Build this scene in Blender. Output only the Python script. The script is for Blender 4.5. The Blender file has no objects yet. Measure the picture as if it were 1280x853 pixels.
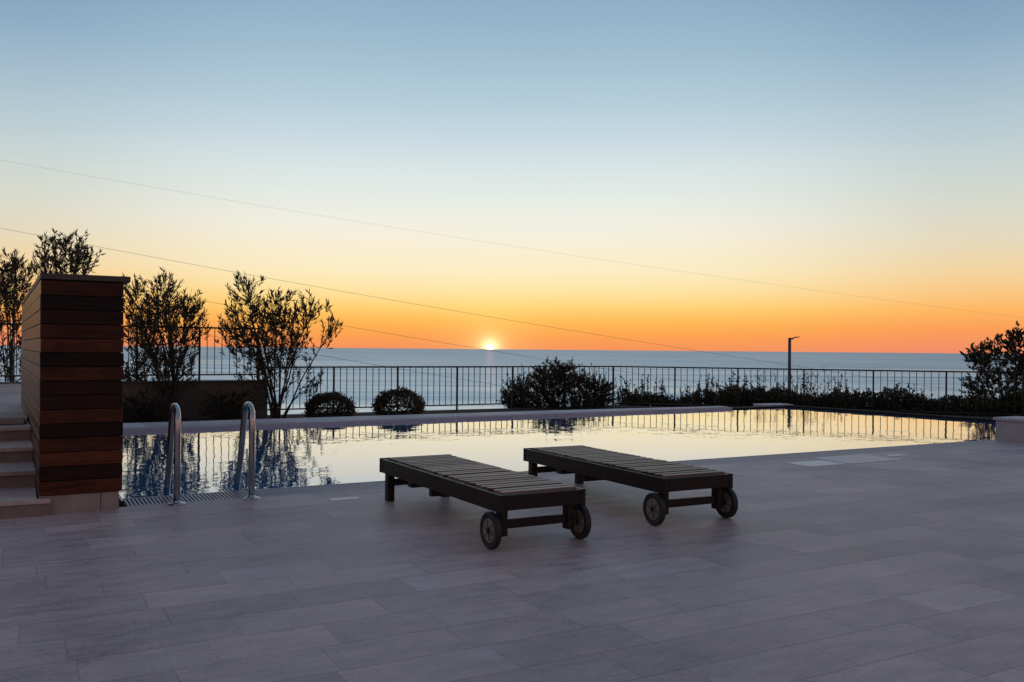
import bpy, bmesh, math, random
from mathutils import Vector, Matrix
sc = bpy.context.scene
COL = sc.collection
PI = math.pi
rnd = random.Random(7)

# ------------------------------------------------------------------ camera frame (metres, deck surface at z = 0)
FPX, H = 1110.0, 1.25
A = math.radians(61.09)
FW = Vector((math.cos(A), math.sin(A), 0)); RT = Vector((math.sin(A), -math.cos(A), 0))
def at(x, y, d):
    """photo pixel + distance along the view axis -> world point"""
    off = y - (431 + .0088 * x)
    return FW * d + RT * ((x - 640) / FPX * d) + Vector((0, 0, H - off * d / FPX))
def loc(u, w, z, o):
    """offsets to the right / away / up from a base point"""
    return Vector((o.x, o.y, 0)) + RT * u + FW * w + Vector((0, 0, z))

# ------------------------------------------------------------------ materials
def mat(name):
    m = bpy.data.materials.new(name); m.use_nodes = True
    nt = m.node_tree
    return m, nt, nt.nodes['Principled BSDF']
def N(nt, t, **k):
    n = nt.nodes.new(t)
    for a, v in k.items(): setattr(n, a, v)
    return n
def setin(n, **k):
    for a, v in k.items(): n.inputs[a.replace('_', ' ')].default_value = v
def L(nt, a, b): nt.links.new(a, b)
def math_n(nt, op, a, b=None, c=None):
    n = N(nt, 'ShaderNodeMath', operation=op)
    for i, v in enumerate((a, b, c)):
        if v is None: continue
        if isinstance(v, (int, float)): n.inputs[i].default_value = v
        else: L(nt, v, n.inputs[i])
    return n.outputs[0]
def ramp(nt, fac, stops, interp='LINEAR'):
    r = N(nt, 'ShaderNodeValToRGB'); r.color_ramp.interpolation = interp
    e = r.color_ramp.elements
    while len(e) < len(stops): e.new(.5)
    for el, (p, c) in zip(e, stops):
        el.position = p; el.color = (*c, 1) if len(c) == 3 else c
    L(nt, fac, r.inputs[0]); return r.outputs[0]
def mixc(nt, fac, a, b, mode='MIX'):
    n = N(nt, 'ShaderNodeMix', data_type='RGBA', blend_type=mode)
    for i, v in ((0, fac), (6, a), (7, b)):
        if isinstance(v, (int, float)): n.inputs[i].default_value = v
        elif isinstance(v, tuple): n.inputs[i].default_value = (*v, 1)
        else: L(nt, v, n.inputs[i])
    return n.outputs[2]
def noise(nt, vec, scale, detail=4, rough=.55):
    n = N(nt, 'ShaderNodeTexNoise'); setin(n, Scale=scale, Detail=detail, Roughness=rough)
    if vec is not None: L(nt, vec, n.inputs['Vector'])
    return n.outputs['Fac']
def scaled(nt, vec, s):
    n = N(nt, 'ShaderNodeVectorMath', operation='MULTIPLY'); L(nt, vec, n.inputs[0]); n.inputs[1].default_value = s
    return n.outputs[0]
def pos(nt): return N(nt, 'ShaderNodeNewGeometry').outputs['Position']
def objc(nt): return N(nt, 'ShaderNodeTexCoord').outputs['Object']
def bump(nt, b, h, strength=.3, dist=.01):
    n = N(nt, 'ShaderNodeBump'); setin(n, Strength=strength, Distance=dist); L(nt, h, n.inputs['Height'])
    L(nt, n.outputs[0], b.inputs['Normal'])

def m_simple(name, c0, c1, scale, rough=.6, metal=0, bs=.2, bd=.005, stretch=(1, 1, 1), spec=.5):
    m, nt, b = mat(name)
    v = scaled(nt, objc(nt), stretch)
    n = noise(nt, v, scale, 6)
    L(nt, ramp(nt, n, [(.3, c0), (.7, c1)]), b.inputs['Base Color'])
    setin(b, Roughness=rough, Metallic=metal); b.inputs['Specular IOR Level'].default_value = spec
    bump(nt, b, n, bs, bd)
    return m

def m_tiles(name, base, tw, th, joint, x0=0, y0=0):
    m, nt, b = mat(name)
    p = pos(nt)
    s = N(nt, 'ShaderNodeSeparateXYZ'); L(nt, p, s.inputs[0])
    ys = math_n(nt, 'DIVIDE', math_n(nt, 'SUBTRACT', s.outputs[1], y0), th)
    row = math_n(nt, 'FLOOR', ys); fy = math_n(nt, 'FRACT', ys)
    w1 = N(nt, 'ShaderNodeTexWhiteNoise', noise_dimensions='1D'); L(nt, row, w1.inputs['W'])
    twr = math_n(nt, 'MULTIPLY', math_n(nt, 'ADD', .78, math_n(nt, 'MULTIPLY', w1.outputs[0], .45)), tw)
    xs = math_n(nt, 'ADD', math_n(nt, 'DIVIDE', s.outputs[0], twr), math_n(nt, 'MULTIPLY', w1.outputs[0], 77.3))
    cx = math_n(nt, 'FLOOR', xs); fx = math_n(nt, 'FRACT', xs)
    dx = math_n(nt, 'MULTIPLY', math_n(nt, 'MINIMUM', fx, math_n(nt, 'SUBTRACT', 1, fx)), tw)
    dy = math_n(nt, 'MULTIPLY', math_n(nt, 'MINIMUM', fy, math_n(nt, 'SUBTRACT', 1, fy)), th)
    dj = math_n(nt, 'MINIMUM', dx, math_n(nt, 'MULTIPLY', dy, .6))
    jm = N(nt, 'ShaderNodeMapRange', interpolation_type='SMOOTHSTEP'); L(nt, dj, jm.inputs[0])
    setin(jm, From_Min=joint * .35, From_Max=joint)
    cv = N(nt, 'ShaderNodeCombineXYZ'); L(nt, cx, cv.inputs[0]); L(nt, row, cv.inputs[1])
    w2 = N(nt, 'ShaderNodeTexWhiteNoise', noise_dimensions='2D'); L(nt, cv.outputs[0], w2.inputs['Vector'])
    # per-tile offset of the stone veining
    off = N(nt, 'ShaderNodeVectorMath', operation='MULTIPLY_ADD'); L(nt, w2.outputs['Color'], off.inputs[0])
    off.inputs[1].default_value = (30, 30, 30); L(nt, p, off.inputs[2])
    n1 = noise(nt, scaled(nt, off.outputs[0], (1.0, 3.2, 1)), 3.6, 9, .68)
    n2 = noise(nt, p, .55, 5, .6)
    n3 = noise(nt, p, 45, 4, .75)
    n1c = ramp(nt, n1, [(.30, (0, 0, 0)), (.47, (.5, .5, .5)), (.53, (.62, .62, .62)), (.72, (1, 1, 1))])
    spot = ramp(nt, noise(nt, p, 3.1, 7, .7), [(.30, (0, 0, 0)), (.44, (1, 1, 1))])
    k = math_n(nt, 'ADD', .50, math_n(nt, 'MULTIPLY', math_n(nt, 'POWER', w2.outputs[0], 1.6), .25))
    k = math_n(nt, 'ADD', k, math_n(nt, 'MULTIPLY', n1c, .60))
    k = math_n(nt, 'ADD', k, math_n(nt, 'MULTIPLY', math_n(nt, 'SUBTRACT', n2, .5), .9))
    k = math_n(nt, 'ADD', k, math_n(nt, 'MULTIPLY', math_n(nt, 'SUBTRACT', spot, 1), .16))
    k = math_n(nt, 'ADD', k, math_n(nt, 'MULTIPLY', math_n(nt, 'SUBTRACT', n3, .5), .8))
    ck = N(nt, 'ShaderNodeCombineColor')
    for i in range(3): L(nt, k, ck.inputs[i])
    warm = mixc(nt, noise(nt, off.outputs[0], 1.7, 3), tuple(c * f for c, f in zip(base, (.93, .98, 1.06))), tuple(c * f for c, f in zip(base, (1.07, 1.01, .93))))
    tone = mixc(nt, 1.0, warm, ck.outputs[0], 'MULTIPLY')
    b.inputs['Specular IOR Level'].default_value = .38
    jc = mixc(nt, .75, tone, tuple(c * .28 for c in base))
    jc = mixc(nt, ramp(nt, noise(nt, p, 1.7, 4, .7), [(.42, (1, 1, 1)), (.70, (.45, .45, .45))]), jc, mixc(nt, .22, tone, tuple(c * .3 for c in base)))
    L(nt, mixc(nt, jm.outputs[0], jc, tone), b.inputs['Base Color'])
    L(nt, math_n(nt, 'ADD', .40, math_n(nt, 'MULTIPLY', n1c, .22)), b.inputs['Roughness'])
    hgt = math_n(nt, 'ADD', math_n(nt, 'MULTIPLY', jm.outputs[0], .5), math_n(nt, 'ADD', math_n(nt, 'MULTIPLY', n1, .35), math_n(nt, 'MULTIPLY', n3, .15)))
    bump(nt, b, hgt, .35, .006)
    return m

def m_planks(name, cols, pitch, z0, rough=.5, grain=(2.2, 2.2, 40)):
    """horizontal boards: one tone per board, streaky grain along the board"""
    m, nt, b = mat(name)
    p = pos(nt); s = N(nt, 'ShaderNodeSeparateXYZ'); L(nt, p, s.inputs[0])
    row = math_n(nt, 'FLOOR', math_n(nt, 'DIVIDE', math_n(nt, 'SUBTRACT', s.outputs[2], z0), pitch))
    w = N(nt, 'ShaderNodeTexWhiteNoise', noise_dimensions='1D'); L(nt, math_n(nt, 'MULTIPLY', row, 3.17), w.inputs['W'])
    off = N(nt, 'ShaderNodeVectorMath', operation='ADD'); L(nt, scaled(nt, p, grain), off.inputs[0]); L(nt, w.outputs['Color'], off.inputs[1])
    g = noise(nt, off.outputs[0], 1.6, 8, .65)
    tone = ramp(nt, w.outputs[0], cols)
    dark = mixc(nt, 1, tone, (.35, .33, .32), 'MULTIPLY')
    L(nt, mixc(nt, ramp(nt, math_n(nt, 'ADD', math_n(nt, 'MULTIPLY', g, .6), math_n(nt, 'MULTIPLY', noise(nt, scaled(nt, off.outputs[0], (1.6, 1.6, .12)), 1.3, 4), .4)), [(.38, (0, 0, 0)), (.60, (1, 1, 1))]), dark, tone), b.inputs['Base Color'])
    setin(b, Roughness=rough); b.inputs['Specular IOR Level'].default_value = .16; bump(nt, b, g, .3, .004)
    return m

def m_leaf(name, c0, c1, rough=.5):
    m, nt, b = mat(name)
    n = noise(nt, pos(nt), 2.3, 3)
    w = noise(nt, pos(nt), 40, 1)
    f = math_n(nt, 'ADD', math_n(nt, 'MULTIPLY', n, .6), math_n(nt, 'MULTIPLY', w, .4))
    col = ramp(nt, f, [(.35, c0), (.65, c1)])
    L(nt, col, b.inputs['Base Color']); setin(b, Roughness=rough)
    tr = N(nt, 'ShaderNodeBsdfTranslucent'); L(nt, col, tr.inputs[0])
    ms = N(nt, 'ShaderNodeMixShader'); ms.inputs[0].default_value = .18
    L(nt, b.outputs[0], ms.inputs[1]); L(nt, tr.outputs[0], ms.inputs[2])
    L(nt, ms.outputs[0], nt.nodes['Material Output'].inputs[0])
    return m

M = {}
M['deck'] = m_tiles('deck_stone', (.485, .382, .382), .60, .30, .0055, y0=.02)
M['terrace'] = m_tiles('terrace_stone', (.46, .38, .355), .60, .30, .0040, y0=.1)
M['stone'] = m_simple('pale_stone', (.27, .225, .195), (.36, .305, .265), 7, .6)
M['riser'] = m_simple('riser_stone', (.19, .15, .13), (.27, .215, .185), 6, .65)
M['coping'] = m_tiles('coping_stone', (.46, .45, .49), .80, 40, .006, y0=-11.3)
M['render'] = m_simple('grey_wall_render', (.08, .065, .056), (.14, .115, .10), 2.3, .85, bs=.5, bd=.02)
M['plaster'] = m_simple('pale_plaster', (.36, .34, .35), (.44, .42, .43), 5, .7)
M['clad'] = m_planks('cladding_wood', [(0, (.010, .005, .004)), (.3, (.026, .009, .005)), (.5, (.082, .023, .012)), (.7, (.165, .047, .020)), (.85, (.045, .014, .009)), (1, (.014, .006, .005))], .1055, .14, .42)
M['cap'] = m_simple('cap_wood', (.05, .035, .028), (.085, .06, .045), 9, .55, stretch=(1, .2, 1))
M['dark'] = m_simple('dark_gap', (.006, .006, .006), (.01, .01, .01), 5, .9)
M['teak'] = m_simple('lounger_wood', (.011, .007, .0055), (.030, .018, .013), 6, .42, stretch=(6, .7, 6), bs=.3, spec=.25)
def m_slat():
    m, nt, b = mat('lounger_slat_wood')
    oc = objc(nt); s = N(nt, 'ShaderNodeSeparateXYZ'); L(nt, oc, s.inputs[0])
    row = math_n(nt, 'FLOOR', math_n(nt, 'DIVIDE', s.outputs[1], .0845))
    oi = N(nt, 'ShaderNodeObjectInfo')
    w = N(nt, 'ShaderNodeTexWhiteNoise', noise_dimensions='1D'); L(nt, math_n(nt, 'ADD', row, math_n(nt, 'MULTIPLY', oi.outputs['Random'], 50)), w.inputs['W'])
    off = N(nt, 'ShaderNodeVectorMath', operation='ADD'); L(nt, scaled(nt, oc, (1.2, 30, 4)), off.inputs[0]); L(nt, w.outputs['Color'], off.inputs[1])
    g = noise(nt, off.outputs[0], 2.2, 8, .65)
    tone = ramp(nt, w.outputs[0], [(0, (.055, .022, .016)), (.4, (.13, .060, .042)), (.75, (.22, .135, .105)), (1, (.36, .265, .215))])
    L(nt, mixc(nt, ramp(nt, g, [(.3, (0, 0, 0)), (.65, (1, 1, 1))]), mixc(nt, 1, tone, (.5, .48, .47), 'MULTIPLY'), tone), b.inputs['Base Color'])
    setin(b, Roughness=.42); b.inputs['Specular IOR Level'].default_value = .36; bump(nt, b, g, .3, .003)
    return m
M['slat'] = m_slat()
M['rubber'] = m_simple('tyre_rubber', (.010, .010, .011), (.02, .02, .02), 30, .6)
M['hub'] = m_simple('hub_wood', (.15, .12, .105), (.25, .205, .18), 12, .6)
M['steel'] = m_simple('stainless_steel', (.42, .42, .44), (.5, .5, .52), 4, .16, metal=1, bs=.02)
M['iron'] = m_simple('painted_iron', (.014, .012, .011), (.03, .026, .023), 25, .42, spec=.2)
M['lamp'] = m_simple('lamp_metal', (.05, .05, .055), (.08, .08, .085), 10, .5)
M['grate'] = m_simple('grate_plastic', (.38, .37, .42), (.48, .47, .52), 14, .45)
M['cover'] = m_simple('pale_cover', (.70, .67, .70), (.80, .77, .79), 8, .45)
M['cover2'] = m_simple('grey_cover', (.52, .47, .49), (.60, .55, .57), 8, .45)
M['soil'] = m_simple('bed_soil', (.012, .010, .008), (.04, .032, .026), 14, .95, bs=1, bd=.04)
M['hill'] = m_simple('scrub', (.02, .028, .015), (.06, .06, .04), .4, .95, bs=1, bd=.5)
M['bark'] = m_simple('bark', (.03, .024, .02), (.075, .06, .05), 12, .85, bs=.6, stretch=(4, 4, 1))
M['leaf'] = m_leaf('oleander_leaf', (.045, .042, .026), (.10, .092, .055))
M['leaf2'] = m_leaf('shrub_leaf', (.035, .034, .018), (.085, .075, .04))
M['leaf3'] = m_leaf('hedge_leaf', (.032, .038, .020), (.075, .08, .042), .4)
M['tile_blue'] = m_simple('pool_mosaic', (.02, .10, .24), (.035, .15, .33), 18, .25)
M['cable'] = m_simple('cable', (.03, .028, .03), (.05, .045, .045), 5, .6)

def m_water():
    m, nt, b = mat('pool_water_surface')
    nt.nodes.remove(b)
    p = pos(nt)
    n1 = noise(nt, scaled(nt, p, (1.0, 1.0, 1)), 1.1, 2, .5)
    n2 = noise(nt, scaled(nt, p, (1.0, 1.0, 1)), 5.0, 2, .5)
    hgt = math_n(nt, 'ADD', math_n(nt, 'MULTIPLY', n1, .8), math_n(nt, 'MULTIPLY', n2, .2))
    bp = N(nt, 'ShaderNodeBump'); setin(bp, Strength=1.0, Distance=.0075); L(nt, hgt, bp.inputs['Height'])
    g = N(nt, 'ShaderNodeBsdfGlossy'); setin(g, Roughness=.012, Color=(.97, .97, .97, 1)); L(nt, bp.outputs[0], g.inputs['Normal'])
    t = N(nt, 'ShaderNodeBsdfTransparent'); t.inputs[0].default_value = (.55, .80, .92, 1)
    lw = N(nt, 'ShaderNodeLayerWeight'); lw.inputs[0].default_value = .5
    f = ramp(nt, lw.outputs['Facing'], [(0, (.03,) * 3), (.5, (.10,) * 3), (.80, (.48,) * 3), (.86, (.68,) * 3), (.90, (.88,) * 3), (.925, (.965,) * 3), (1, (.97,) * 3)])
    # light scattered back out of the blue water body
    df = N(nt, 'ShaderNodeBsdfDiffuse'); df.inputs[0].default_value = (.025, .26, .64, 1)
    body = N(nt, 'ShaderNodeMixShader'); body.inputs[0].default_value = .7; L(nt, t.outputs[0], body.inputs[1]); L(nt, df.outputs[0], body.inputs[2])
    mm = N(nt, 'ShaderNodeMixShader'); L(nt, f, mm.inputs[0]); L(nt, body.outputs[0], mm.inputs[1]); L(nt, g.outputs[0], mm.inputs[2])
    d2 = N(nt, 'ShaderNodeBsdfDiffuse'); d2.inputs[0].default_value = (.002, .016, .034, 1)
    mx = N(nt, 'ShaderNodeAddShader'); L(nt, mm.outputs[0], mx.inputs[0]); L(nt, d2.outputs[0], mx.inputs[1])
    L(nt, mx.outputs[0], nt.nodes['Material Output'].inputs[0])
    return m
M['water'] = m_water()

def m_sea():
    m, nt, b = mat('sea_water')
    p = pos(nt)
    # streaks across the line of sight, in metres on the water
    r = N(nt, 'ShaderNodeVectorRotate', rotation_type='Z_AXIS'); L(nt, p, r.inputs[0]); r.inputs['Angle'].default_value = -A
    v = scaled(nt, r.outputs[0], (1 / 260, 1 / 2600, 1))
    n = noise(nt, v, 1.0, 5, .6)
    v2 = scaled(nt, r.outputs[0], (1 / 60, 1 / 900, 1))
    n2 = noise(nt, v2, 1.0, 4, .6)
    f = math_n(nt, 'ADD', math_n(nt, 'MULTIPLY', n, .65), math_n(nt, 'MULTIPLY', n2, .35))
    nt.nodes.remove(b)
    g = N(nt, 'ShaderNodeBsdfGlossy'); L(nt, ramp(nt, f, [(.40, (.52, .66, .79)), (.5, (.78, .86, .90)), (.60, (1, 1, 1))]), g.inputs['Color'])
    L(nt, ramp(nt, f, [(.3, (.44,) * 3), (.7, (.32,) * 3)]), g.inputs['Roughness'])
    df = N(nt, 'ShaderNodeBsdfDiffuse'); df.inputs[0].default_value = (.16, .28, .36, 1)
    lw = N(nt, 'ShaderNodeLayerWeight'); lw.inputs[0].default_value = .5
    mx = N(nt, 'ShaderNodeMixShader'); L(nt, ramp(nt, lw.outputs['Facing'], [(0, (.03,) * 3), (.6, (.3,) * 3), (.85, (.9,) * 3), (.93, (.98,) * 3), (.97, (.88,) * 3), (1, (.70,) * 3)]), mx.inputs[0])
    L(nt, df.outputs[0], mx.inputs[1]); L(nt, g.outputs[0], mx.inputs[2])
    L(nt, mx.outputs[0], nt.nodes['Material Output'].inputs[0])
    return m
M['sea'] = m_sea()

# ------------------------------------------------------------------ mesh helpers
class MB:
    def __init__(s): s.v = []; s.f = []; s.smooth = []
    def add(s, vs, fs, sm=False):
        o = len(s.v); s.v += [tuple(v) for v in vs]; s.f += [tuple(i + o for i in f) for f in fs]; s.smooth += [sm] * len(fs); return s
    def box(s, x0, x1, y0, y1, z0, z1):
        return s.add([(x, y, z) for z in (z0, z1) for x, y in ((x0, y0), (x1, y0), (x1, y1), (x0, y1))],
              [(3, 2, 1, 0), (4, 5, 6, 7), (0, 1, 5, 4), (1, 2, 6, 5), (2, 3, 7, 6), (3, 0, 4, 7)])
    def prism(s, poly, z0, z1):
        n = len(poly)
        vs = [(x, y, z0) for x, y in poly] + [(x, y, z1) for x, y in poly]
        return s.add(vs, [tuple(range(n - 1, -1, -1)), tuple(range(n, 2 * n))] + [(i, (i + 1) % n, n + (i + 1) % n, n + i) for i in range(n)])
    def tube(s, pts, rad, n=8, cap=True):
        pts = [Vector(p) for p in pts]
        if not isinstance(rad, (list, tuple)): rad = [rad] * len(pts)
        vs, fs = [], []
        ref = None
        for i, p in enumerate(pts):
            t = (pts[min(i + 1, len(pts) - 1)] - pts[max(i - 1, 0)]).normalized()
            if ref is None:
                ref = Vector((1, 0, 0)) if abs(t.x) < .8 else Vector((0, 1, 0))
            u = (ref - t * ref.dot(t)).normalized(); ref = u; w = t.cross(u)
            for k in range(n):
                a = 2 * PI * k / n; vs.append(p + (u * math.cos(a) + w * math.sin(a)) * rad[i])
        for i in range(len(pts) - 1):
            for k in range(n):
                fs.append((i * n + k, i * n + (k + 1) % n, (i + 1) * n + (k + 1) % n, (i + 1) * n + k))
        if cap: fs += [tuple(range(n - 1, -1, -1)), tuple(range((len(pts) - 1) * n, len(pts) * n))]
        return s.add(vs, fs, True)
    def lathe(s, prof, c, axis='z', n=24):
        """profile of (radius, height) turned round an axis through c"""
        vs, fs = [], []
        for r, h in prof:
            for k in range(n):
                a = 2 * PI * k / n; x, y = r * math.cos(a), r * math.sin(a)
                vs.append(Vector(c) + Vector((x, y, h) if axis == 'z' else (h, x, y)))
        for i in range(len(prof) - 1):
            for k in range(n): fs.append((i * n + k, i * n + (k + 1) % n, (i + 1) * n + (k + 1) % n, (i + 1) * n + k))
        fs += [tuple(range(n - 1, -1, -1)), tuple(range((len(prof) - 1) * n, len(prof) * n))]
        return s.add(vs, fs, False)
    def build(s, name, m, parent=None, bevel=0, auto=False):
        me = bpy.data.meshes.new(name); me.from_pydata(s.v, [], s.f)
        me.polygons.foreach_set('use_smooth', s.smooth); me.update()
        me.materials.append(m)
        o = bpy.data.objects.new(name, me); COL.objects.link(o)
        if parent is not None: o.parent = parent
        if bevel:
            b = o.modifiers.new('bevel', 'BEVEL'); b.width = bevel; b.segments = 2; b.limit_method = 'ANGLE'
        return o
def tag(o, label=None, cat=None, group=None, kind=None):
    if label: o['label'] = label
    if cat: o['category'] = cat
    if group: o['group'] = group
    if kind: o['kind'] = kind
    return o
def empty(name, p, label, cat, group=None, rz=0):
    o = bpy.data.objects.new(name, None); COL.objects.link(o); o.location = p; o.rotation_euler.z = rz; o.empty_display_size = .2
    return tag(o, label, cat, group)
def structure(o): o['kind'] = 'structure'; return o

# ------------------------------------------------------------------ layout lines
NEAR = 7.90                                     # near water edge (y)
def far(x): return 14.0 + .042 * (x - 1)        # far water edge
PX0 = .735                                       # left end of the pool
RA, RB = (15.15, far(15.15)), (15.95, NEAR)     # right pool edge
WZ = -.035                                      # water level
PA, PB = Vector((4.7, 19.75, 0)), Vector((14.05, 19.75, 0))
RD = Vector((.66, -.751, 0)).normalized()
PC = PB + RD * 1.63 * 7

# ------------------------------------------------------------------ sea, hillside, ground sheets
mb = MB(); S = 150000
mb.add([(-S, -S, -62), (S, -S, -62), (S, S, -62), (-S, S, -62)], [(0, 1, 2, 3)])
structure(mb.build('sea', M['sea']))
mb = MB(); gx = [-90 + 3.5 * i for i in range(61)]; gy = [-40 + 3.5 * j for j in range(56)]
vs = []
for y in gy:
    for x in gx:
        t = max(y - 21.5, (x - 14.05) * .751 + (y - 19.75) * .66 - 3.2, -.4 * (x + 60))
        vs.append((x, y, -2.3 - max(0, t) * .46 + (rnd.uniform(-.4, .4) if t > 3 else 0)))
nx = len(gx)
mb.add(vs, [(j * nx + i, j * nx + i + 1, (j + 1) * nx + i + 1, (j + 1) * nx + i) for j in range(len(gy) - 1) for i in range(nx - 1)], True)
structure(mb.build('hillside', M['hill']))

# deck in front of the pool (down to the grate), and to the right of the low wall
mb = MB(); mb.box(-9, 26, -8, 7.48, -.4, 0)
structure(mb.build('pool_deck', M['deck']))
# upper terrace
mb = MB(); mb.prism([(-7, 9.62), (.05, 9.62), (.05, 12.7), (.70, 12.7), (.70, 19.55), (-7, 19.55)], -2.4, .5)
structure(mb.build('upper_terrace', M['terrace']))
# planting bed beyond the pool, up to and past the railing
ox = .9
mb = MB(); mb.prism([(PX0, 15.1), (15.3, 15.3), (16.15, 7.95), (26, 7.95), (PC.x + .15, PC.y + .13), (PB.x + .15, PB.y + .15), (PX0, 19.9)], -2.6, -.26)
bed = structure(mb.build('planting_bed', M['soil']))

# ------------------------------------------------------------------ pool
mb = MB()
z0, z1 = -1.5, -.012
pool = [(PX0, NEAR), (RB[0], NEAR), RA, (PX0, far(PX0))]
def ringwall(mb, poly, t, z0, z1):
    n = len(poly)
    c = Vector((sum(p[0] for p in poly) / n, sum(p[1] for p in poly) / n))
    out = [(p[0] + (t if p[0] > c.x else -t), p[1] + (t if p[1] > c.y else -t)) for p in poly]
    vs = [(x, y, z) for z in (z0, z1) for x, y in poly] + [(x, y, z) for z in (z0, z1) for x, y in out]
    fs = []
    for i in range(n):
        j = (i + 1) % n
        fs += [(i, j, n + j, n + i), (2 * n + i, 3 * n + i, 3 * n + j, 2 * n + j), (n + i, n + j, 3 * n + j, 3 * n + i)]
    mb.add(vs, fs)
ringwall(mb, pool, .012, z0, -.02)
mb.add([(x, y, z0) for x, y in pool], [(0, 1, 2, 3)])
structure(mb.build('pool_basin', M['tile_blue']))
mb = MB(); e = .002
mb.add([(PX0 + e, NEAR - .01, WZ + .02), (RB[0], NEAR - .01, WZ + .02), (RA[0], RA[1], WZ + .02), (PX0 + e, far(PX0), WZ + .02)], [(0, 1, 2, 3)])
structure(mb.build('pool_water', M['water']))
# far coping
mb = MB(); xe = 13.5
mb.prism([(PX0, far(PX0) + .26), (xe, far(xe) + .12), (xe, far(xe) + .42), (9, 15.12), (PX0, 15.14)], -.3, .035)
structure(mb.build('pool_coping', M['coping'], bevel=.008))
mb = MB(); mb.prism([(xe + .01, far(xe) + .014), (15.2, far(15.2) + .014), (15.2, far(15.2) + .22), (xe + .01, far(xe) + .30)], -.3, .012)
mb.prism([(RA[0] + .014, RA[1] + .03), (RB[0] + .014, NEAR), (RB[0] + .19, NEAR), (RA[0] + .19, RA[1] + .05)], -.3, .03)
structure(mb.build('pool_edge_kerb', M['dark']))
o = MB().prism([(14.72, far(14.7) + .25), (15.5, far(15) + .10), (15.62, far(15) + .62), (14.85, far(15) + .72)], -.3, .038).build('corner_slab', M['coping'], bevel=.008)
tag(o, 'pale stone slab at the far right corner of the pool', 'stone slab')

def grate(name, x0, x1, y0f, y1f, z, label):
    r = empty(name, ((x0 + x1) / 2, (y0f(x0) + y1f(x0)) / 2, z), label, 'drain grate')
    inv = Matrix.Translation(-r.location)
    def bb(mb, nm, m):
        mb.v = [tuple(inv @ Vector(v)) for v in mb.v]; return mb.build(nm, m, r)
    s = MB(); p = .030; k = int((x1 - x0) / p)
    for i in range(k):
        x = x0 + i * p
        a, b_ = y0f(x), y1f(x)
        s.add([(x, a, z - .03), (x + .016, a, z - .03), (x + .016, b_, z - .03), (x, b_, z - .03), (x, a, z), (x + .016, a, z), (x + .016, b_, z), (x, b_, z)],
              [(4, 5, 6, 7), (0, 1, 5, 4), (1, 2, 6, 5), (2, 3, 7, 6), (3, 0, 4, 7)])
    bb(s, 'slats', M['grate'])
    e = MB()
    for f, sg in ((y0f, -1), (y1f, 1)):
        a0, a1 = f(x0), f(x1); w = .02 * sg
        lo0, hi0 = sorted((a0, a0 + w)); lo1, hi1 = sorted((a1, a1 + w))
        e.prism([(x0, lo0), (x1, lo1), (x1, hi1), (x0, hi0)], z - .05, z + .003)
    bb(e, 'edge_rail', M['grate'])
    t = MB().prism([(x0, y0f(x0)), (x1, y0f(x1)), (x1, y1f(x1)), (x0, y1f(x0))], z - .12, z - .055)
    bb(t, 'gutter', M['dark'])
    return r
grate('overflow_grate', PX0, 16.0, lambda x: 7.505, lambda x: NEAR - .034, -.001, 'long pale slatted grate along the near pool edge by the deck')
grate('overflow_grate', PX0, 13.5, lambda x: far(x) + .035, lambda x: far(x) + (.235 if x < 9 else .1 + .13), .03, 'slatted overflow grate along the far pool edge before the coping')

# ------------------------------------------------------------------ wood clad wall beside the steps
TH = math.radians(1.35)
wall = empty('wood_clad_wall', (.12, 7.36, 0), 'tall wall clad in reddish brown horizontal boards beside the stone steps', 'wall', rz=TH)
Wd, Ln, Ht, pz = .562, 5.25, 1.775, .1055
s = MB()
s.box(.018, Wd - .018, .018, Ln - .018, .14, Ht)
s.build('wall_core', M['dark'], wall)
s = MB()
nb = 15
for k in range(nb):
    za = .14 + k * pz + .0025; zb = .14 + (k + 1) * pz - .0025
    if k == nb - 1: zb = Ht - .045
    j = lambda: rnd.uniform(-.0025, .0025)
    a = j(); s.box(a, Wd - a, j(), .022, za, zb)                                     # front boards
    a = j(); s.box(a, .02, .024, Ln * .46 + (k % 3) * .4, za, zb); s.box(a + .002, .02, Ln * .46 + (k % 3) * .4 + .006, Ln, za, zb)
    s.box(Wd - .02, Wd + j(), .024, Ln, za, zb)
    s.box(.02, Wd - .02, Ln - .022, Ln + j(), za, zb)
s.build('wood_cladding', M['clad'], wall, bevel=.003)
MB().box(-.004, Wd + .045, -.012, Ln + .01, Ht - .04, Ht + .003).build('wall_cap', M['cap'], wall, bevel=.003)
s = MB(); s.box(.004, Wd - .15, .012, .3, -.02, .138); s.box(Wd - .146, Wd - .022, .012, .3, -.02, .138); s.box(.03, Wd - .03, .31, Ln - .02, -.3, .138)
s.build('stone_base', M['stone'], wall, bevel=.003)

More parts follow.
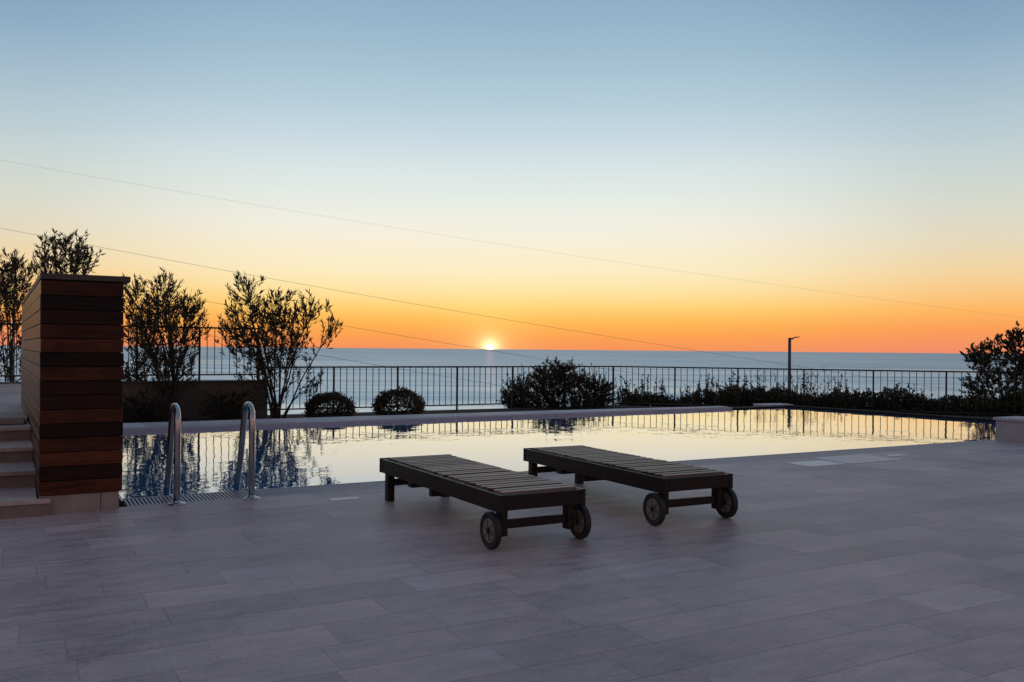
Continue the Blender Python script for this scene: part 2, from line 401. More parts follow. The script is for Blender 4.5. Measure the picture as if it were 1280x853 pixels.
# ------------------------------------------------------------------ stone steps up to the terrace
steps = empty('stone_steps', (-1.7, 7.4, 0), 'four wide stone steps climbing to the terrace left of the wooden wall', 'steps')
stp = [(7.315, .0, .125), (8.02, .125, .25), (8.64, .25, .375), (9.26, .375, .5)]
for k, (y, za, zb) in enumerate(stp):
    xr = .122 - .0236 * (y - 7.36)
    if k == 0:
        def ell(q, f0, xo, za, zb): return MB().prism([(-5, f0), (xo, f0), (xo, 7.352), (.108, 7.352), (.105, 8.07), (-5, 8.07)], za, zb)
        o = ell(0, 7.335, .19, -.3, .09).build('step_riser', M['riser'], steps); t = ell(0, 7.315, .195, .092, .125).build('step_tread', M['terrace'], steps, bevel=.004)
        for q in (o, t): q.matrix_parent_inverse = Matrix.Translation(-steps.location)
        continue
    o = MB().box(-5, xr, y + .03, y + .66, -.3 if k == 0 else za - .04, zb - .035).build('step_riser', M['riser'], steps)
    t = MB().box(-5, xr, y, y + .655, zb - .033, zb).build('step_tread', M['terrace'], steps, bevel=.004)
    for q in (o, t): q.matrix_parent_inverse = Matrix.Translation(-steps.location)
o = MB().box(-4.8, .03, 9.55, 10.35, .504, .565).build('stone_slab', M['stone'], bevel=.006)
tag(o, 'thick pale stone slab lying on the terrace at the top of the steps', 'stone slab')

# ------------------------------------------------------------------ pool ladder
lad = empty('pool_ladder', (1.36, 7.42, 0), 'stainless steel pool ladder with two arched handrails on the deck edge', 'pool ladder')
def hook(dx):
    pts = [(dx, 0, 0)]; hh = .66; r = .15
    pts.append((dx, 0, hh - .3)); pts.append((dx, .002, hh - .12))
    for k in range(0, 11):
        a = PI - k * (PI * .94) / 10
        pts.append((dx, r + r * math.cos(a), hh - .02 + (r * .85) * math.sin(a)))
    pts += [(dx, .42, .32), (dx, .57, .02), (dx, .63, -.36), (dx, .64, -1.0)]
    return pts
for dx in (-.275, .305):
    MB().tube(hook(dx), .026, 16).build('handrail', M['steel'], lad)
    MB().lathe([(.07, .0), (.07, .006), (.056, .014), (.032, .02), (.028, .03)], (dx, 0, 0), n=24).build('flange', M['steel'], lad)
for zz, yy in ((-.34, .63), (-.6, .64), (-.86, .64)):
    MB().box(-.28, .28, yy - .03, yy + .05, zz - .015, zz + .015).build('ladder_tread', M['steel'], lad, bevel=.004)

# ------------------------------------------------------------------ sun loungers
def lounger():
    r = empty('sun_lounger', (0, 0, 0), 'dark wooden slatted lounger on two wheels, the nearer one, left of the other', 'sun lounger', 'loungers on the pool deck')
    W, Lg = .63, 2.05; t = .034
    f = MB()
    f.box(0, t, 0, Lg, .232, .343); f.box(W - t, W, 0, Lg, .232, .343)
    f.box(t + .001, W - t - .001, .001, t, .247, .341)
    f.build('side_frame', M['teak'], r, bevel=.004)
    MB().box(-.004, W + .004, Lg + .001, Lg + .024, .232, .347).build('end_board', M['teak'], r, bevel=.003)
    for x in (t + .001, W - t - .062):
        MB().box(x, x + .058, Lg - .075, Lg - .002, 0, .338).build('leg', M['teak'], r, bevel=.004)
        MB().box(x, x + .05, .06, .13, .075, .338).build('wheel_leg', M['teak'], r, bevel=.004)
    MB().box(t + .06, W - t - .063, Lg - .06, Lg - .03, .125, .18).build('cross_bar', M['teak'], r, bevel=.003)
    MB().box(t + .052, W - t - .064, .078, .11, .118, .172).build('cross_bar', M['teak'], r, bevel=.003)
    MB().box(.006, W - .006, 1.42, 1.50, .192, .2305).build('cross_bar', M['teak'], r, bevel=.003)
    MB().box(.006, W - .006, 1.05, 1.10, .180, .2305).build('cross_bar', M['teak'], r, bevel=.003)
    def panel(y0, n, name, z):
        s = MB(); p = .0845
        for k in range(n):
            j = rnd.uniform(-.0015, .0015)
            s.box(t + .006, W - t - .006, y0 + k * p, y0 + k * p + .056, z - .022 + j, z + j)
        s.box(t + .03, t + .065, y0 + .01, y0 + n * p - .03, z - .046, z - .0225)
        s.box(W - t - .065, W - t - .03, y0 + .01, y0 + n * p - .03, z - .046, z - .0225)
        o = s.build(name, M['slat'], r, bevel=.003)
        return o
    panel(.05, 10, 'seat_slats', .356)
    panel(.05 + 10 * .0845 + .022, 13, 'backrest_slats', .354)
    for sx, x in ((-1, -.018), (1, W + .018)):
        w = MB().lathe([(.075, -.014), (.108, -.021), (.116, -.014), (.116, .014), (.108, .021), (.075, .014)], (x, .095, .116), 'x', 32).build('wheel', M['rubber'], r)
        h = MB().lathe([(.076, -.015), (.076, .015)], (x, .095, .116), 'x', 28)
        h.build('hub', M['hub'], w)
        c = MB().lathe([(.016, -.024), (.016, .024)], (x, .095, .116), 'x', 12)
        for k in range(6):
            a = k * PI / 3 + .3; ca, sa = math.cos(a), math.sin(a)
            for xs in (-.0175, .0175):
                c.tube([(x + xs, .095 + .015 * ca, .116 + .015 * sa), (x + xs, .095 + .066 * ca, .116 + .066 * sa)], .0022, 5)
        c.build('hub_boss', M['iron'], w)
    return r
def children(o): return list(o.children)
def copy_tree(o, parent=None):
    c = o.copy(); COL.objects.link(c)
    if parent is not None: c.parent = parent
    for ch in children(o): copy_tree(ch, c)
    return c
lo = lounger()
lo2 = copy_tree(lo)
lo.location = (2.595, 4.825, 0); lo.rotation_euler.z = math.radians(.4)
lo2.location = (3.985, 4.965, 0); lo2.rotation_euler.z = math.radians(-.9)
lo2['label'] = 'dark wooden slatted lounger on two wheels, the farther one, right of the other'

# ------------------------------------------------------------------ railings
def railing(label, p0, p1, npan, gaps, zb, zt, foot, first=True, name='metal_railing'):
    p0, p1 = Vector(p0), Vector(p1)
    d = (p1 - p0); Ltot = d.length; d.normalize()
    r = empty(name, (p0.x, p0.y, foot), label, 'railing', 'black metal railings round the garden', math.atan2(d.y, d.x))
    zb -= foot; zt -= foot
    MB().box(-.02, Ltot + .02, -.024, .024, zt - .035, zt).build('top_rail', M['iron'], r, bevel=.004)
    MB().box(-.015, Ltot + .015, -.015, .015, zb, zb + .03).build('bottom_rail', M['iron'], r)
    pw = Ltot / npan
    bal = None
    for i in range(npan + 1):
        x = i * pw
        if i or first: MB().box(x - .019, x + .019, -.019, .019, 0, zt - .036).build('post', M['iron'], r)
        if i == npan: break
        for k in range(1, gaps):
            xx = x + k * pw / gaps + rnd.uniform(-.003, .003)
            if bal is None:
                bal = MB().box(-.0075, .0075, -.0075, .0075, zb + .031, zt - .036).build('baluster', M['iron'], r); b = bal
            else:
                b = bal.copy(); COL.objects.link(b); b.parent = r
            b.location = (xx, 0, 0); b.rotation_euler = (rnd.uniform(-.002, .002), rnd.uniform(-.003, .003), 0)
    return r
railing('black metal railing straight along the far side behind the pool', (PA.x, PA.y, 0), (PB.x, PB.y, 0), 6, 10, -.15, .82, -.30)
railing('black metal railing slanting past the hedge at the right', (PB.x + .03, PB.y - .035, 0), (PC.x, PC.y, 0), 7, 10, -.2, .82, -.32, False)
railing('raised black metal railing on top of the grey wall behind the oleanders', (-4.1, 19.75, 0), (4.55, 19.75, 0), 7, 8, .63, 1.665, .52)
# grey retaining wall
gw = empty('garden_wall', (-1, 19.75, -.3), 'rough grey retaining wall under the raised railing, behind the oleanders', 'wall')
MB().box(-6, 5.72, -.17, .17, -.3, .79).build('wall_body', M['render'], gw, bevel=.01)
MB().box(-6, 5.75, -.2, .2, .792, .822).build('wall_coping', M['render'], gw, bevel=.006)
# low pale wall at the right end of the near edge
lw = empty('low_wall', (12.33, 7.85, 0), 'low pale wall with flat stone top at the right edge of the deck', 'wall')
MB().box(0, .52, -6, 0, -.02, .285).build('wall_body', M['plaster'], lw, bevel=.006)
for k in range(6): MB().box(-.03, .55, -6.0 + k * 1.005, -6.0 + (k + 1) * 1.005 - .005, .287, .327).build('stone_top', M['coping'], lw, bevel=.005)

# ------------------------------------------------------------------ deck covers
def cover(x0, x1, y0, y1, m, label, name='access_cover'):
    o = MB().box(x0, x1, y0, y1, -.02, .0045).build(name, m); tag(o, label, 'deck cover'); return o
cover(7.50, 8.05, 6.86, 7.22, M['cover'], 'pale square cover set in the deck right of the loungers')
cover(8.12, 9.02, 6.84, 7.42, M['cover2'], 'larger grey cover set in the deck beside the pale one')
cover(9.15, 9.45, 7.12, 7.24, M['cover'], 'tiny pale cover in the deck farthest right, near the pool')
cover(2.22, 2.46, 7.02, 7.13, M['cover'], 'tiny pale lid in the deck between ladder and loungers', 'drain_lid')

# ------------------------------------------------------------------ street lamp down the slope
b = at(987, 440, 36); zt = at(987, 422.5, 36).z
hill = -2.3 - max(b.y - 21.5, (b.x - 14.05) * .751 + (b.y - 19.75) * .66 - 3.2) * .46 - .6
lamp = empty('street_lamp', (b.x, b.y, hill), 'slim street lamp with short side arm beyond the railing', 'street lamp')
MB().tube([(0, 0, 0), (0, 0, (zt - hill) * .5), (0, 0, zt - hill)], [.085, .075, .06], 10).build('pole', M['lamp'], lamp)
a0 = Vector((0, 0, zt - hill - .05))
MB().tube([a0, a0 + RT * .14 + Vector((0, 0, .015))], .035, 8).build('arm', M['lamp'], lamp)
s = MB(); u = RT; w_ = FW
hd = []
for q, hw, th in ((.12, .06, .03), (.2, .09, .045), (.32, .08, .035), (.42, .03, .015)):
    c = a0 + u * q + Vector((0, 0, .02 + (q - .12) * .22))
    hd += [c - w_ * hw, c + w_ * hw, c + w_ * hw + Vector((0, 0, th)), c - w_ * hw + Vector((0, 0, th))]
s.add(hd, [(0, 1, 2, 3), (15, 14, 13, 12)] + [(i * 4 + k, i * 4 + 4 + k, i * 4 + 4 + (k + 1) % 4, i * 4 + (k + 1) % 4) for i in range(3) for k in range(4)])
s.build('lamp_head', M['lamp'], lamp)

# ------------------------------------------------------------------ overhead wires
def wire(pts, d0, d1, r, label):
    n = len(pts); P = []
    xs = [p[0] for p in pts]
    # smooth quadratic through the three given points
    (x0, y0), (x1, y1), (x2, y2) = pts
    for k in range(-14, 67):
        x = x0 + (x2 - x0) * k / 40
        y = y0 * (x - x1) * (x - x2) / ((x0 - x1) * (x0 - x2)) + y1 * (x - x0) * (x - x2) / ((x1 - x0) * (x1 - x2)) + y2 * (x - x0) * (x - x1) / ((x2 - x0) * (x2 - x1))
        P.append(at(x, y, d0 + (d1 - d0) * k / 40))
    o = MB().tube(P, r, 6).build('overhead_wire', M['cable'])
    tag(o, label, 'wire', 'overhead wires')
wire([(-90, 184), (640, 308), (1420, 415)], 52, 72, .0042, 'topmost thin wire crossing the whole sky down to the right')
wire([(-90, 268), (640, 401), (1075, 470)], 40, 60, .0075, 'second wire from the top, sloping down to the street lamp')
wire([(150, 357), (435, 408.5), (900, 483)], 44, 62, .0085, 'third wire, passing just below the setting sun')
wire([(330, 432), (468, 456), (740, 500)], 46, 60, .009, 'lowest wire, seen against the sea behind the far railing')

# ------------------------------------------------------------------ plants
def leaf(mb, p, d, ln, wd, r):
    d = d.normalized()
    s = d.cross(Vector((r.uniform(-1, 1), r.uniform(-1, 1), r.uniform(-1, 1))))
    if s.length < 1e-3: s = d.cross(Vector((0, 0, 1)))
    s.normalize(); n = d.cross(s)
    a = p; m_ = p + d * ln * .45 + n * wd * .18; t = p + d * ln - n * ln * .08
    mb.add([a, m_ + s * wd * .5, t, m_ - s * wd * .5, m_ - n * wd * .22], [(0, 1, 4), (1, 2, 4), (2, 3, 4), (3, 0, 4)])
def inside(r):
    while True:
        v = Vector((r.uniform(-1, 1), r.uniform(-1, 1), r.uniform(-1, 1)))
        if v.length <= 1: return v
def shrub(name, base, label, cat, lobes, leafm, seed, nstem=5, nleaf=12, ln=.14, wd=.025, stem_r=.024, up=.8, group=None, spread=.22, along=.75, mult=1.0, spl=.75, plume=0, gap=0):
    """lobes: (u, w, z, ru, rw, rz, tips): a plant whose twig tips fill the lobes; stems run from the base"""
    r = random.Random(seed)
    root = empty(name, base, label, cat, group)
    stems = []; tips = []
    wood = MB(); lv = MB()
    for i in range(nstem):
        lb = lobes[i % len(lobes)]
        tgt = loc(lb[0] + r.uniform(-.3, .3) * lb[3], lb[1] + r.uniform(-.3, .3) * lb[4], lb[2] + .2 * lb[5], base)
        b0 = base + Vector((r.uniform(-spread, spread) * .5, r.uniform(-spread, spread) * .5, -.05))
        mid = b0.lerp(tgt, .4) + Vector((0, 0, .12 * (tgt.z - b0.z))) + inside(r) * .06
        pts = []
        for k in range(9):
            t = k / 8
            pts.append(b0 * (1 - t) ** 2 + mid * 2 * t * (1 - t) + tgt * t * t + inside(r) * .018 * (t > 0))
        wood.tube([p - base for p in pts], [stem_r * (1 - .8 * k / 8) for k in range(9)], 6)
        stems.append(pts)
    for lb in lobes:
        c = loc(lb[0], lb[1], lb[2], base)
        for _ in range(int(lb[6] * mult)):
            v = inside(r) * (r.uniform(1, 1.32) if r.random() < .3 else 1)
            tip = c + RT * v.x * lb[3] + FW * v.y * lb[4] + Vector((0, 0, v.z * lb[5]))
            if gap and any((tip - q).length < gap * r.uniform(.5, 1.3) for q in tips): continue
            tips.append(tip)
            cand = [(pt, (pt - tip).length + (.6 if pt.z > tip.z - .1 else 0)) for st in stems for pt in st[2:]]
            src = min(cand, key=lambda q: q[1] + r.uniform(0, .12))[0]
            dv = tip - src
            mid = src.lerp(tip, .5) + Vector((0, 0, -.06 * dv.length)) + inside(r) * .05 * dv.length
            tw = [src, mid, tip]
            wood.tube([p - base for p in tw], [.009 * min(1, stem_r / .02), .006, .003], 4, cap=False)
            dd = ((tip - mid).normalized() * .7 + Vector((0, 0, up)) + inside(r) * .25).normalized()
            pl = r.uniform(.6, 1.25)
            for q in range(nleaf):
                t = r.random() * along
                p = tip.lerp(mid, t) + inside(r) * .012
                d = dd + inside(r) * (spl + .4 * t)
                if plume:
                    u_ = r.random(); p = tip - dd * plume * u_ * pl; d = dd * (.75 + .5 * (1 - u_)) + inside(r) * spl
                leaf(lv, p - base, d, ln * r.uniform(.6, 1.15), wd * r.uniform(.75, 1.25), r)
    wood.build('trunk', M['bark'], root)
    lv.build('crown', leafm, root)
    return root

SC = 1 / FPX
def lob(px, py, rx, ry, d, base, tips, w=0, rw=None):
    p = at(px, py, d); q = p - base
    u = q.dot(RT)
    k = d * SC
    return (u, w, p.z, rx * k, (rw if rw else rx) * k, ry * k, tips)
GRP = 'oleanders along the far wall'
BZ = -.26
def ground(px, d, z): 
    p = at(px, 500, d); p.z = z; return p
d = 19.2
b = ground(-2, 19.3, BZ); 
b = ground(14, 18.8, -1.2); b.z = -.8
shrub('oleander_tree', b, 'oleander behind the terrace railing, leftmost, cut by the frame', 'tree',
      [lob(8, 348, 36, 38, 18.8, b, 100), lob(20, 330, 16, 18, 18.8, b, 18), lob(10, 400, 30, 45, 18.8, b, 60), lob(12, 455, 22, 25, 18.8, b, 18), lob(-25, 370, 30, 50, 18.8, b, 40)],
      M['leaf'], 11, 9, 17, group=GRP, mult=1.25, spl=.9, plume=.33, gap=.11)
d = 17.6; b = ground(84, d, BZ)
shrub('oleander_tree', b, 'oleander rising above the top of the wooden wall', 'tree',
      [lob(80, 320, 36, 28, d, b, 70), lob(66, 303, 12, 14, d, b, 12), lob(97, 303, 10, 18, d, b, 14), lob(55, 325, 12, 14, d, b, 10), lob(82, 372, 34, 32, d, b, 50), lob(106, 325, 11, 14, d, b, 8)],
      M['leaf'], 12, 9, 17, group=GRP, mult=1.25, spl=.9, plume=.33, gap=.11)
d = 18.3; b = ground(218, d, BZ)
shrub('oleander_tree', b, 'dense oleander directly right of the wooden wall', 'tree',
      [lob(213, 402, 46, 44, d, b, 170), lob(205, 362, 20, 20, d, b, 26), lob(168, 375, 15, 36, d, b, 50), lob(178, 428, 30, 40, d, b, 80), lob(238, 380, 18, 20, d, b, 34), lob(190, 385, 18, 24, d, b, 24), lob(222, 448, 34, 22, d, b, 44), lob(166, 470, 18, 24, d, b, 20), lob(215, 470, 40, 22, d, b, 30), lob(205, 345, 8, 9, d, b, 5)],
      M['leaf'], 13, 11, 15, group=GRP, stem_r=.03, mult=1.25, spl=.9, plume=.33, gap=.11)
d = 18.2; b = ground(347, d, BZ)
shrub('oleander_tree', b, 'wide airy oleander with a long side branch, right of the others', 'tree',
      [lob(325, 412, 50, 38, d, b, 150), lob(360, 410, 30, 26, d, b, 34), lob(304, 362, 22, 22, d, b, 24), lob(300, 345, 8, 10, d, b, 6), lob(350, 382, 28, 22, d, b, 42), lob(388, 382, 20, 20, d, b, 24), lob(414, 407, 15, 12, d, b, 14), lob(292, 400, 18, 30, d, b, 24), lob(345, 450, 40, 20, d, b, 34), lob(375, 425, 16, 16, d, b, 12), lob(380, 475, 30, 22, d, b, 12), lob(320, 465, 36, 24, d, b, 20)],
      M['leaf'], 14, 15, 14, group=GRP, stem_r=.022, mult=1.25, spl=.9, plume=.33, gap=.11)
# low dark shrubs at the foot of the wall
def low(px, py, rx, ry, d, label, seed, tips=120, m='leaf2', name='low_shrub', cat='shrub'):
    b = ground(px, d, BZ)
    shrub(name, b, label, cat, [lob(px, py, rx, ry, d, b, tips)], M[m], seed, 5, 14, .07, .03, up=.5, stem_r=.012, along=.8)
low(285, 506, 44, 20, 17.9, 'low dark shrub at the foot of the wall between two oleanders', 21, 170)
low(178, 512, 34, 22, 17.7, 'low dark shrub at the foot of the wall left of the ladder', 22, 150)

def ball(px, py, rx, ry, d, label, seed, n):
    r = random.Random(seed)
    b = ground(px, d, BZ); root = empty('rounded_shrub', b, label, 'shrub', 'clipped round shrubs by the pool')
    c = at(px, py, d); k = d * SC
    lv = MB()
    for _ in range(n):
        v = inside(r)
        if v.length < .1: continue
        rad = r.uniform(.55, 1.0) ** .5
        v = v.normalized() * rad * (1 + .10 * math.sin(v.x * 9 + seed) * math.cos(v.y * 7)) * r.choice((1, 1, 1, 1.07))
        if v.z < -.72: continue
        p = c + RT * v.x * rx * k + FW * v.y * rx * k + Vector((0, 0, v.z * ry * k))
        leaf(lv, p - b, v.normalized() + inside(r) * .9 + Vector((0, 0, .3)), r.uniform(.045, .075), r.uniform(.022, .034), r)
    wd = MB()
    for i in range(6): 
        a = i * PI / 3
        wd.tube([Vector((0, 0, -.05)), Vector((.12 * math.cos(a), .12 * math.sin(a), .15)), Vector((.3 * math.cos(a), .3 * math.sin(a), .42))], [.016, .011, .005], 5)
    wd.build('trunk', M['bark'], root); lv.build('crown', M['leaf2'], root)
ball(413, 512, 29, 19, 17.6, 'clipped round shrub nearer the oleanders, with ragged top', 31, 5200)
ball(499, 508, 30, 20, 18.0, 'clipped round shrub alone in front of the far railing', 32, 5200)
# large spreading shrub before the railing
d = 23.7; b = ground(697, d, -1.2)
shrub('spreading_shrub', b, 'large spiky spreading shrub behind the railing past the far coping', 'shrub',
      [lob(697, 490, 70, 32, d, b, 620), lob(700, 470, 40, 20, d, b, 150), lob(656, 494, 32, 22, d, b, 150), lob(746, 494, 28, 22, d, b, 150), lob(640, 502, 18, 12, d, b, 40), lob(690, 460, 24, 12, d, b, 34), lob(700, 508, 68, 10, d, b, 120)],
      M['leaf2'], 41, 18, 11, .095, .024, up=.45, stem_r=.012, spread=1.6, along=.9, mult=1.35)

def hedge(name, path, zb, ztop, depth, n, label, seed, ln=.095, wd=.05, twigs=60, twig_h=.3):
    """broad-leaved hedge along a path of (x, y) points"""
    r = random.Random(seed)
    b = Vector((path[0][0], path[0][1], zb)); root = empty(name, b, label, 'hedge')
    P = [Vector((x, y, 0)) for x, y in path]; segs = [(P[i], P[i + 1]) for i in range(len(P) - 1)]
    lens = [(q - p).length for p, q in segs]; T = sum(lens)
    def pt(s):
        for (p, q), l in zip(segs, lens):
            if s <= l: return p.lerp(q, s / l), (q - p).normalized()
            s -= l
        return segs[-1][1], (segs[-1][1] - segs[-1][0]).normalized()
    ph = [r.uniform(0, 6) for _ in range(4)]
    def top(s):
        k = .5 + .28 * math.sin(s * 1.9 + ph[0]) + .2 * math.sin(s * 4.3 + ph[1]) + .12 * math.sin(s * 9.1 + ph[2])
        return ztop[0] + (ztop[1] - ztop[0]) * max(0, min(1, k))
    lv, wd_ = MB(), MB()
    for _ in range(n):
        s = r.uniform(0, T); c, t = pt(s); nn = Vector((-t.y, t.x, 0))
        v = r.uniform(-1, 1); h = top(s + v * .25)
        z = zb + (h - zb) * (r.random() ** .75) * (1 - .25 * v * v)
        p = c + nn * v * depth + Vector((0, 0, z))
        leaf(lv, p - b, nn * v * .8 + inside(r) + Vector((0, 0, .6)), ln * r.uniform(.6, 1.2), wd * r.uniform(.7, 1.2), r)
    for _ in range(twigs):
        s = r.uniform(0, T); c, t = pt(s); nn = Vector((-t.y, t.x, 0))
        p = c + nn * r.uniform(-.7, .7) * depth; h = top(s)
        g0 = Vector((p.x, p.y, zb)); g1 = Vector((p.x, p.y, h - .1)) + inside(r) * .06
        g2 = g1 + Vector((r.uniform(-.12, .12), r.uniform(-.12, .12), r.uniform(.35, 1) * twig_h))
        wd_.tube([g0 - b, g1 - b, g2 - b], [.012, .008, .003], 4, cap=False)
        for q in range(r.randint(8, 16)):
            f = r.random(); leaf(lv, g1.lerp(g2, f) - b, inside(r) + Vector((0, 0, .6)), ln * r.uniform(.6, 1), wd * r.uniform(.7, 1.1), r)
    nl = len(lv.f); o0 = len(lv.v); lv.v += wd_.v; lv.f += [tuple(i + o0 for i in f) for f in wd_.f]; lv.smooth += wd_.smooth
    o = lv.build('foliage', M['leaf3'], root); o.data.materials.append(M['bark'])
    for i_ in range(nl, len(o.data.polygons)): o.data.polygons[i_].material_index = 1
    return root
q0 = at(775, 500, 25.6); q1 = at(880, 500, 26.4); q2 = at(985, 500, 25.6); q3 = at(1060, 500, 24.6)
hedge('hedge', [(q.x, q.y) for q in (q0, q1, q2, q3)], -.75, (-.34, .20), .40, 20000, 'loose leafy hedge behind the railing between the spiky shrub and the lamp', 51, twigs=130, twig_h=.62)
q4 = PB + RD * 2.6 + Vector((1.5, 1.35, 0)); q5 = PC + Vector((1.3, 1.2, 0))
hedge('hedge', [(q4.x, q4.y), (q5.x, q5.y)], -.75, (.0, .28), .45, 34000, 'dense dark hedge behind the slanting railing at the right', 52, twigs=70, twig_h=.32)
# bare twiggy shrub standing out of the hedge
p = PB + RD * 4.6 + Vector((1.4, 1.3, 0)); b = Vector((p.x, p.y, -.3))
r = random.Random(61); root = empty('bare_shrub', b, 'nearly leafless twiggy shrub rising from the hedge behind the railing', 'shrub'); wd = MB(); lv = MB()
for i in range(26):
    u0 = r.uniform(-1.1, 1.1); p0 = RT * u0 * .6
    p1 = RT * (u0 + r.uniform(-.1, .1)) + Vector((0, 0, r.uniform(.6, .8))) + FW * r.uniform(-.2, .2); p2 = p1 + RT * r.uniform(-.22, .22) + Vector((0, 0, r.uniform(.12, .38)))
    wd.tube([p0, p1, p2], [.010, .006, .003], 4)
    for k in range(5):
        t = r.uniform(.1, .8); s0 = p1.lerp(p2, t); wd.tube([s0, s0 + RT * r.uniform(-.15, .15) + Vector((0, 0, r.uniform(.04, .18)))], [.004, .002], 4)
        if r.random() < .4: leaf(lv, s0, inside(r), .05, .025, r)
wd.build('twigs', M['bark'], root); lv.build('leaves', M['leaf3'], root)
# tall bush at the right edge
d = 22.9; b = ground(1268, d, -1.2)
shrub('laurel_bush', b, 'tall leafy bush behind the railing at the right edge', 'bush',
      [lob(1250, 455, 34, 24, d, b, 170), lob(1222, 445, 18, 14, d, b, 44), lob(1213, 442, 11, 8, d, b, 18), lob(1236, 432, 14, 10, d, b, 24), lob(1262, 425, 16, 14, d, b, 44), lob(1285, 440, 30, 34, d, b, 150), lob(1220, 485, 22, 22, d, b, 80), lob(1265, 490, 45, 26, d, b, 200), lob(1278, 418, 10, 8, d, b, 12)],
      M['leaf3'], 71, 9, 12, .085, .04, up=.4, stem_r=.03, along=.7)

# ------------------------------------------------------------------ sun, sky
SE = .06
sdir = (FW + RT * ((612.5 - 640) / FPX)).normalized()
SUN = Vector((sdir.x * math.cos(math.radians(SE)), sdir.y * math.cos(math.radians(SE)), math.sin(math.radians(SE))))
ld = bpy.data.lights.new('sun', 'SUN'); ld.energy = .05; ld.angle = math.radians(.53); ld.color = (1, .32, .16)
lo_ = bpy.data.objects.new('sun', ld); COL.objects.link(lo_)
lo_.rotation_euler = SUN.to_track_quat('Z', 'Y').to_euler()

w = bpy.data.worlds.new('World'); sc.world = w; w.use_nodes = True
nt = w.node_tree; bg = nt.nodes['Background']
sky = N(nt, 'ShaderNodeTexSky', sky_type='NISHITA'); sky.sun_disc = False
sky.sun_elevation = math.radians(max(SE, .5)); sky.sun_rotation = math.atan2(SUN.x, SUN.y); sky.dust_density = 1.5; sky.altitude = 60
dirv = N(nt, 'ShaderNodeTexCoord').outputs['Generated']
nz = N(nt, 'ShaderNodeVectorMath', operation='NORMALIZE'); L(nt, dirv, nz.inputs[0]); dv = nz.outputs[0]
sp = N(nt, 'ShaderNodeSeparateXYZ'); L(nt, dv, sp.inputs[0])
el = math_n(nt, 'MULTIPLY', math_n(nt, 'ARCSINE', sp.outputs[2]), 180 / PI)       # elevation, degrees
hv = scaled(nt, dv, (1, 1, 0)); hn = N(nt, 'ShaderNodeVectorMath', operation='NORMALIZE'); L(nt, hv, hn.inputs[0])
dt = N(nt, 'ShaderNodeVectorMath', operation='DOT_PRODUCT'); L(nt, hn.outputs[0], dt.inputs[0]); dt.inputs[1].default_value = (sdir.x, sdir.y, 0)
az = dt.outputs['Value']                                                             # cos of azimuth from the sun
def lin(c): 
    return tuple(((v / 255 + .055) / 1.055) ** 2.4 if v > 10 else v / 255 / 12.92 for v in c)
f = math_n(nt, 'DIVIDE', math_n(nt, 'MAXIMUM', el, 0), 90)
def deg(l): return [(a / 90, lin(c)) for a, c in l]
toward = deg([(0, (246, 148, 92)), (.9, (253, 164, 80)), (1.8, (255, 186, 88)), (2.7, (255, 212, 120)), (3.7, (255, 228, 164)), (5.0, (253, 237, 196)), (6.5, (249, 239, 213)), (7.8, (243, 240, 225)), (9.6, (230, 236, 230)), (11.6, (216, 228, 229)), (13.4, (199, 217, 226)), (15.4, (181, 206, 219)), (17.8, (165, 193, 210)), (20.2, (151, 180, 203)), (24, (134, 163, 190)), (34, (116, 142, 168)), (90, (92, 112, 136))])
side = deg([(0, (240, 142, 108)), (1.3, (251, 157, 88)), (2.4, (254, 182, 97)), (3.4, (251, 199, 130)), (4.7, (243, 212, 160)), (6.5, (229, 218, 190)), (8.5, (215, 217, 204)), (10.8, (200, 212, 211)), (12.8, (183, 203, 210)), (15.4, (163, 188, 205)), (17.8, (143, 172, 196)), (21.5, (119, 151, 179)), (26, (110, 138, 166)), (34, (102, 128, 154)), (90, (92, 112, 136))])
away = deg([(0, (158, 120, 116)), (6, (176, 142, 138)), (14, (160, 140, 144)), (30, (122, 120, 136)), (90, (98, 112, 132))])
ct, cs, ca = ramp(nt, f, toward), ramp(nt, f, side), ramp(nt, f, away)
m1 = N(nt, 'ShaderNodeMapRange', interpolation_type='SMOOTHSTEP'); L(nt, az, m1.inputs[0]); setin(m1, From_Min=.875, From_Max=.995)
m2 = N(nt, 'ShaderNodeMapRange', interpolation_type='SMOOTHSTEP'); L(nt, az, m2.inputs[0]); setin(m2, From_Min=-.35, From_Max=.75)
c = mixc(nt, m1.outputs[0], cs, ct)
c = mixc(nt, m2.outputs[0], ca, c)
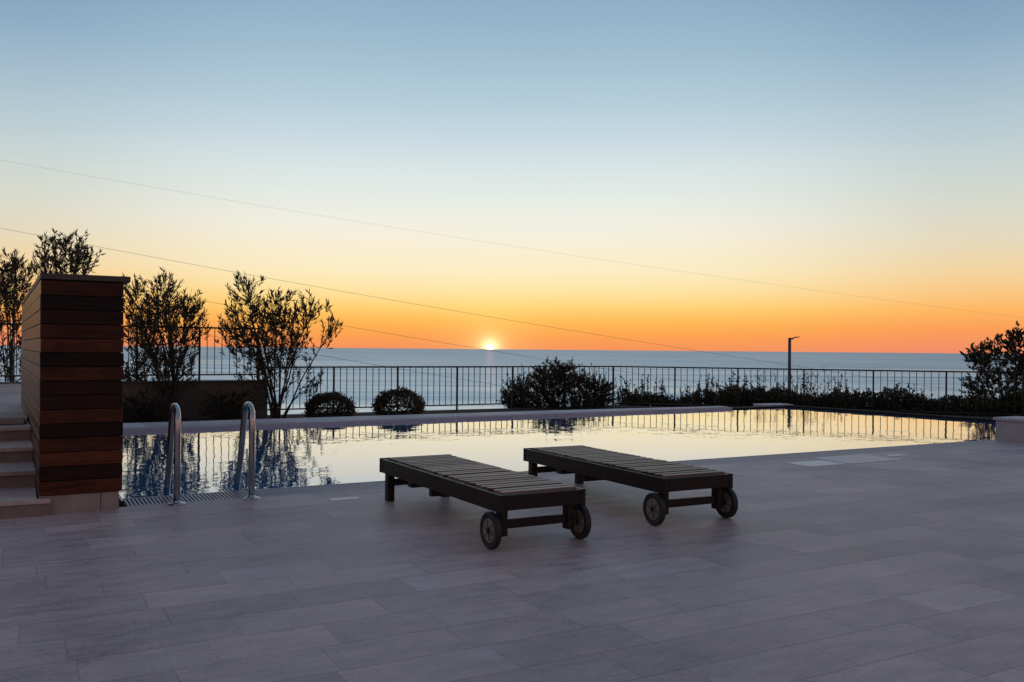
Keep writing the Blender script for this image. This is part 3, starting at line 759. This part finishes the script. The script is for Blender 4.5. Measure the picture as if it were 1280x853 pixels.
# sun disc and aureole
d3 = N(nt, 'ShaderNodeVectorMath', operation='DOT_PRODUCT'); L(nt, dv, d3.inputs[0]); d3.inputs[1].default_value = SUN
ang = math_n(nt, 'MULTIPLY', math_n(nt, 'ARCCOSINE', math_n(nt, 'MINIMUM', d3.outputs['Value'], 1.0)), 180 / PI)
def gauss(s): return math_n(nt, 'EXPONENT', math_n(nt, 'MULTIPLY', math_n(nt, 'POWER', math_n(nt, 'DIVIDE', ang, s), 1.6), -1))
g1, g2 = gauss(.72), gauss(2.6)
disc = math_n(nt, 'LESS_THAN', ang, .22)
def addc(base, fac, col):
    n = N(nt, 'ShaderNodeVectorMath', operation='SCALE'); n.inputs[0].default_value = col; L(nt, fac, n.inputs['Scale'])
    return mixc(nt, 1.0, base, n.outputs[0], 'ADD')
c = addc(c, g2, (.06, .13, .05)); c = addc(c, g1, (.85, .62, .30)); c = addc(c, gauss(.36), (.8, .7, .5)); c = addc(c, disc, (3, 2.2, 1.0))
sk = N(nt, 'ShaderNodeVectorMath', operation='SCALE'); L(nt, sky.outputs[0], sk.inputs[0]); sk.inputs['Scale'].default_value = .0
c = mixc(nt, 1.0, c, sk.outputs[0], 'ADD')
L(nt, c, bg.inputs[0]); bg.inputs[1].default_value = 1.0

# ------------------------------------------------------------------ camera
cd = bpy.data.cameras.new('camera'); cam = bpy.data.objects.new('camera', cd); COL.objects.link(cam)
ro = .0088
cr = RT * math.cos(ro) + Vector((0, 0, math.sin(ro))); cu = Vector((0, 0, math.cos(ro))) - RT * math.sin(ro)
mx = Matrix.Identity(4)
for i in range(3): mx[i][0], mx[i][1], mx[i][2] = cr[i], cu[i], -FW[i]
mx.translation = (0, 0, H); cam.matrix_world = mx
cd.sensor_width = 36; cd.lens = FPX / 1280 * 36; cd.shift_y = 10.1 / 1280
cd.clip_start = .05; cd.clip_end = 400000
sc.camera = cam
sc.view_settings.view_transform = 'Standard'; sc.view_settings.look = 'None'; sc.view_settings.exposure = 0; sc.view_settings.gamma = 1
sc.view_settings.use_curve_mapping = False
sc.cycles.max_bounces = 8; sc.cycles.transparent_max_bounces = 16; sc.cycles.use_denoising = True
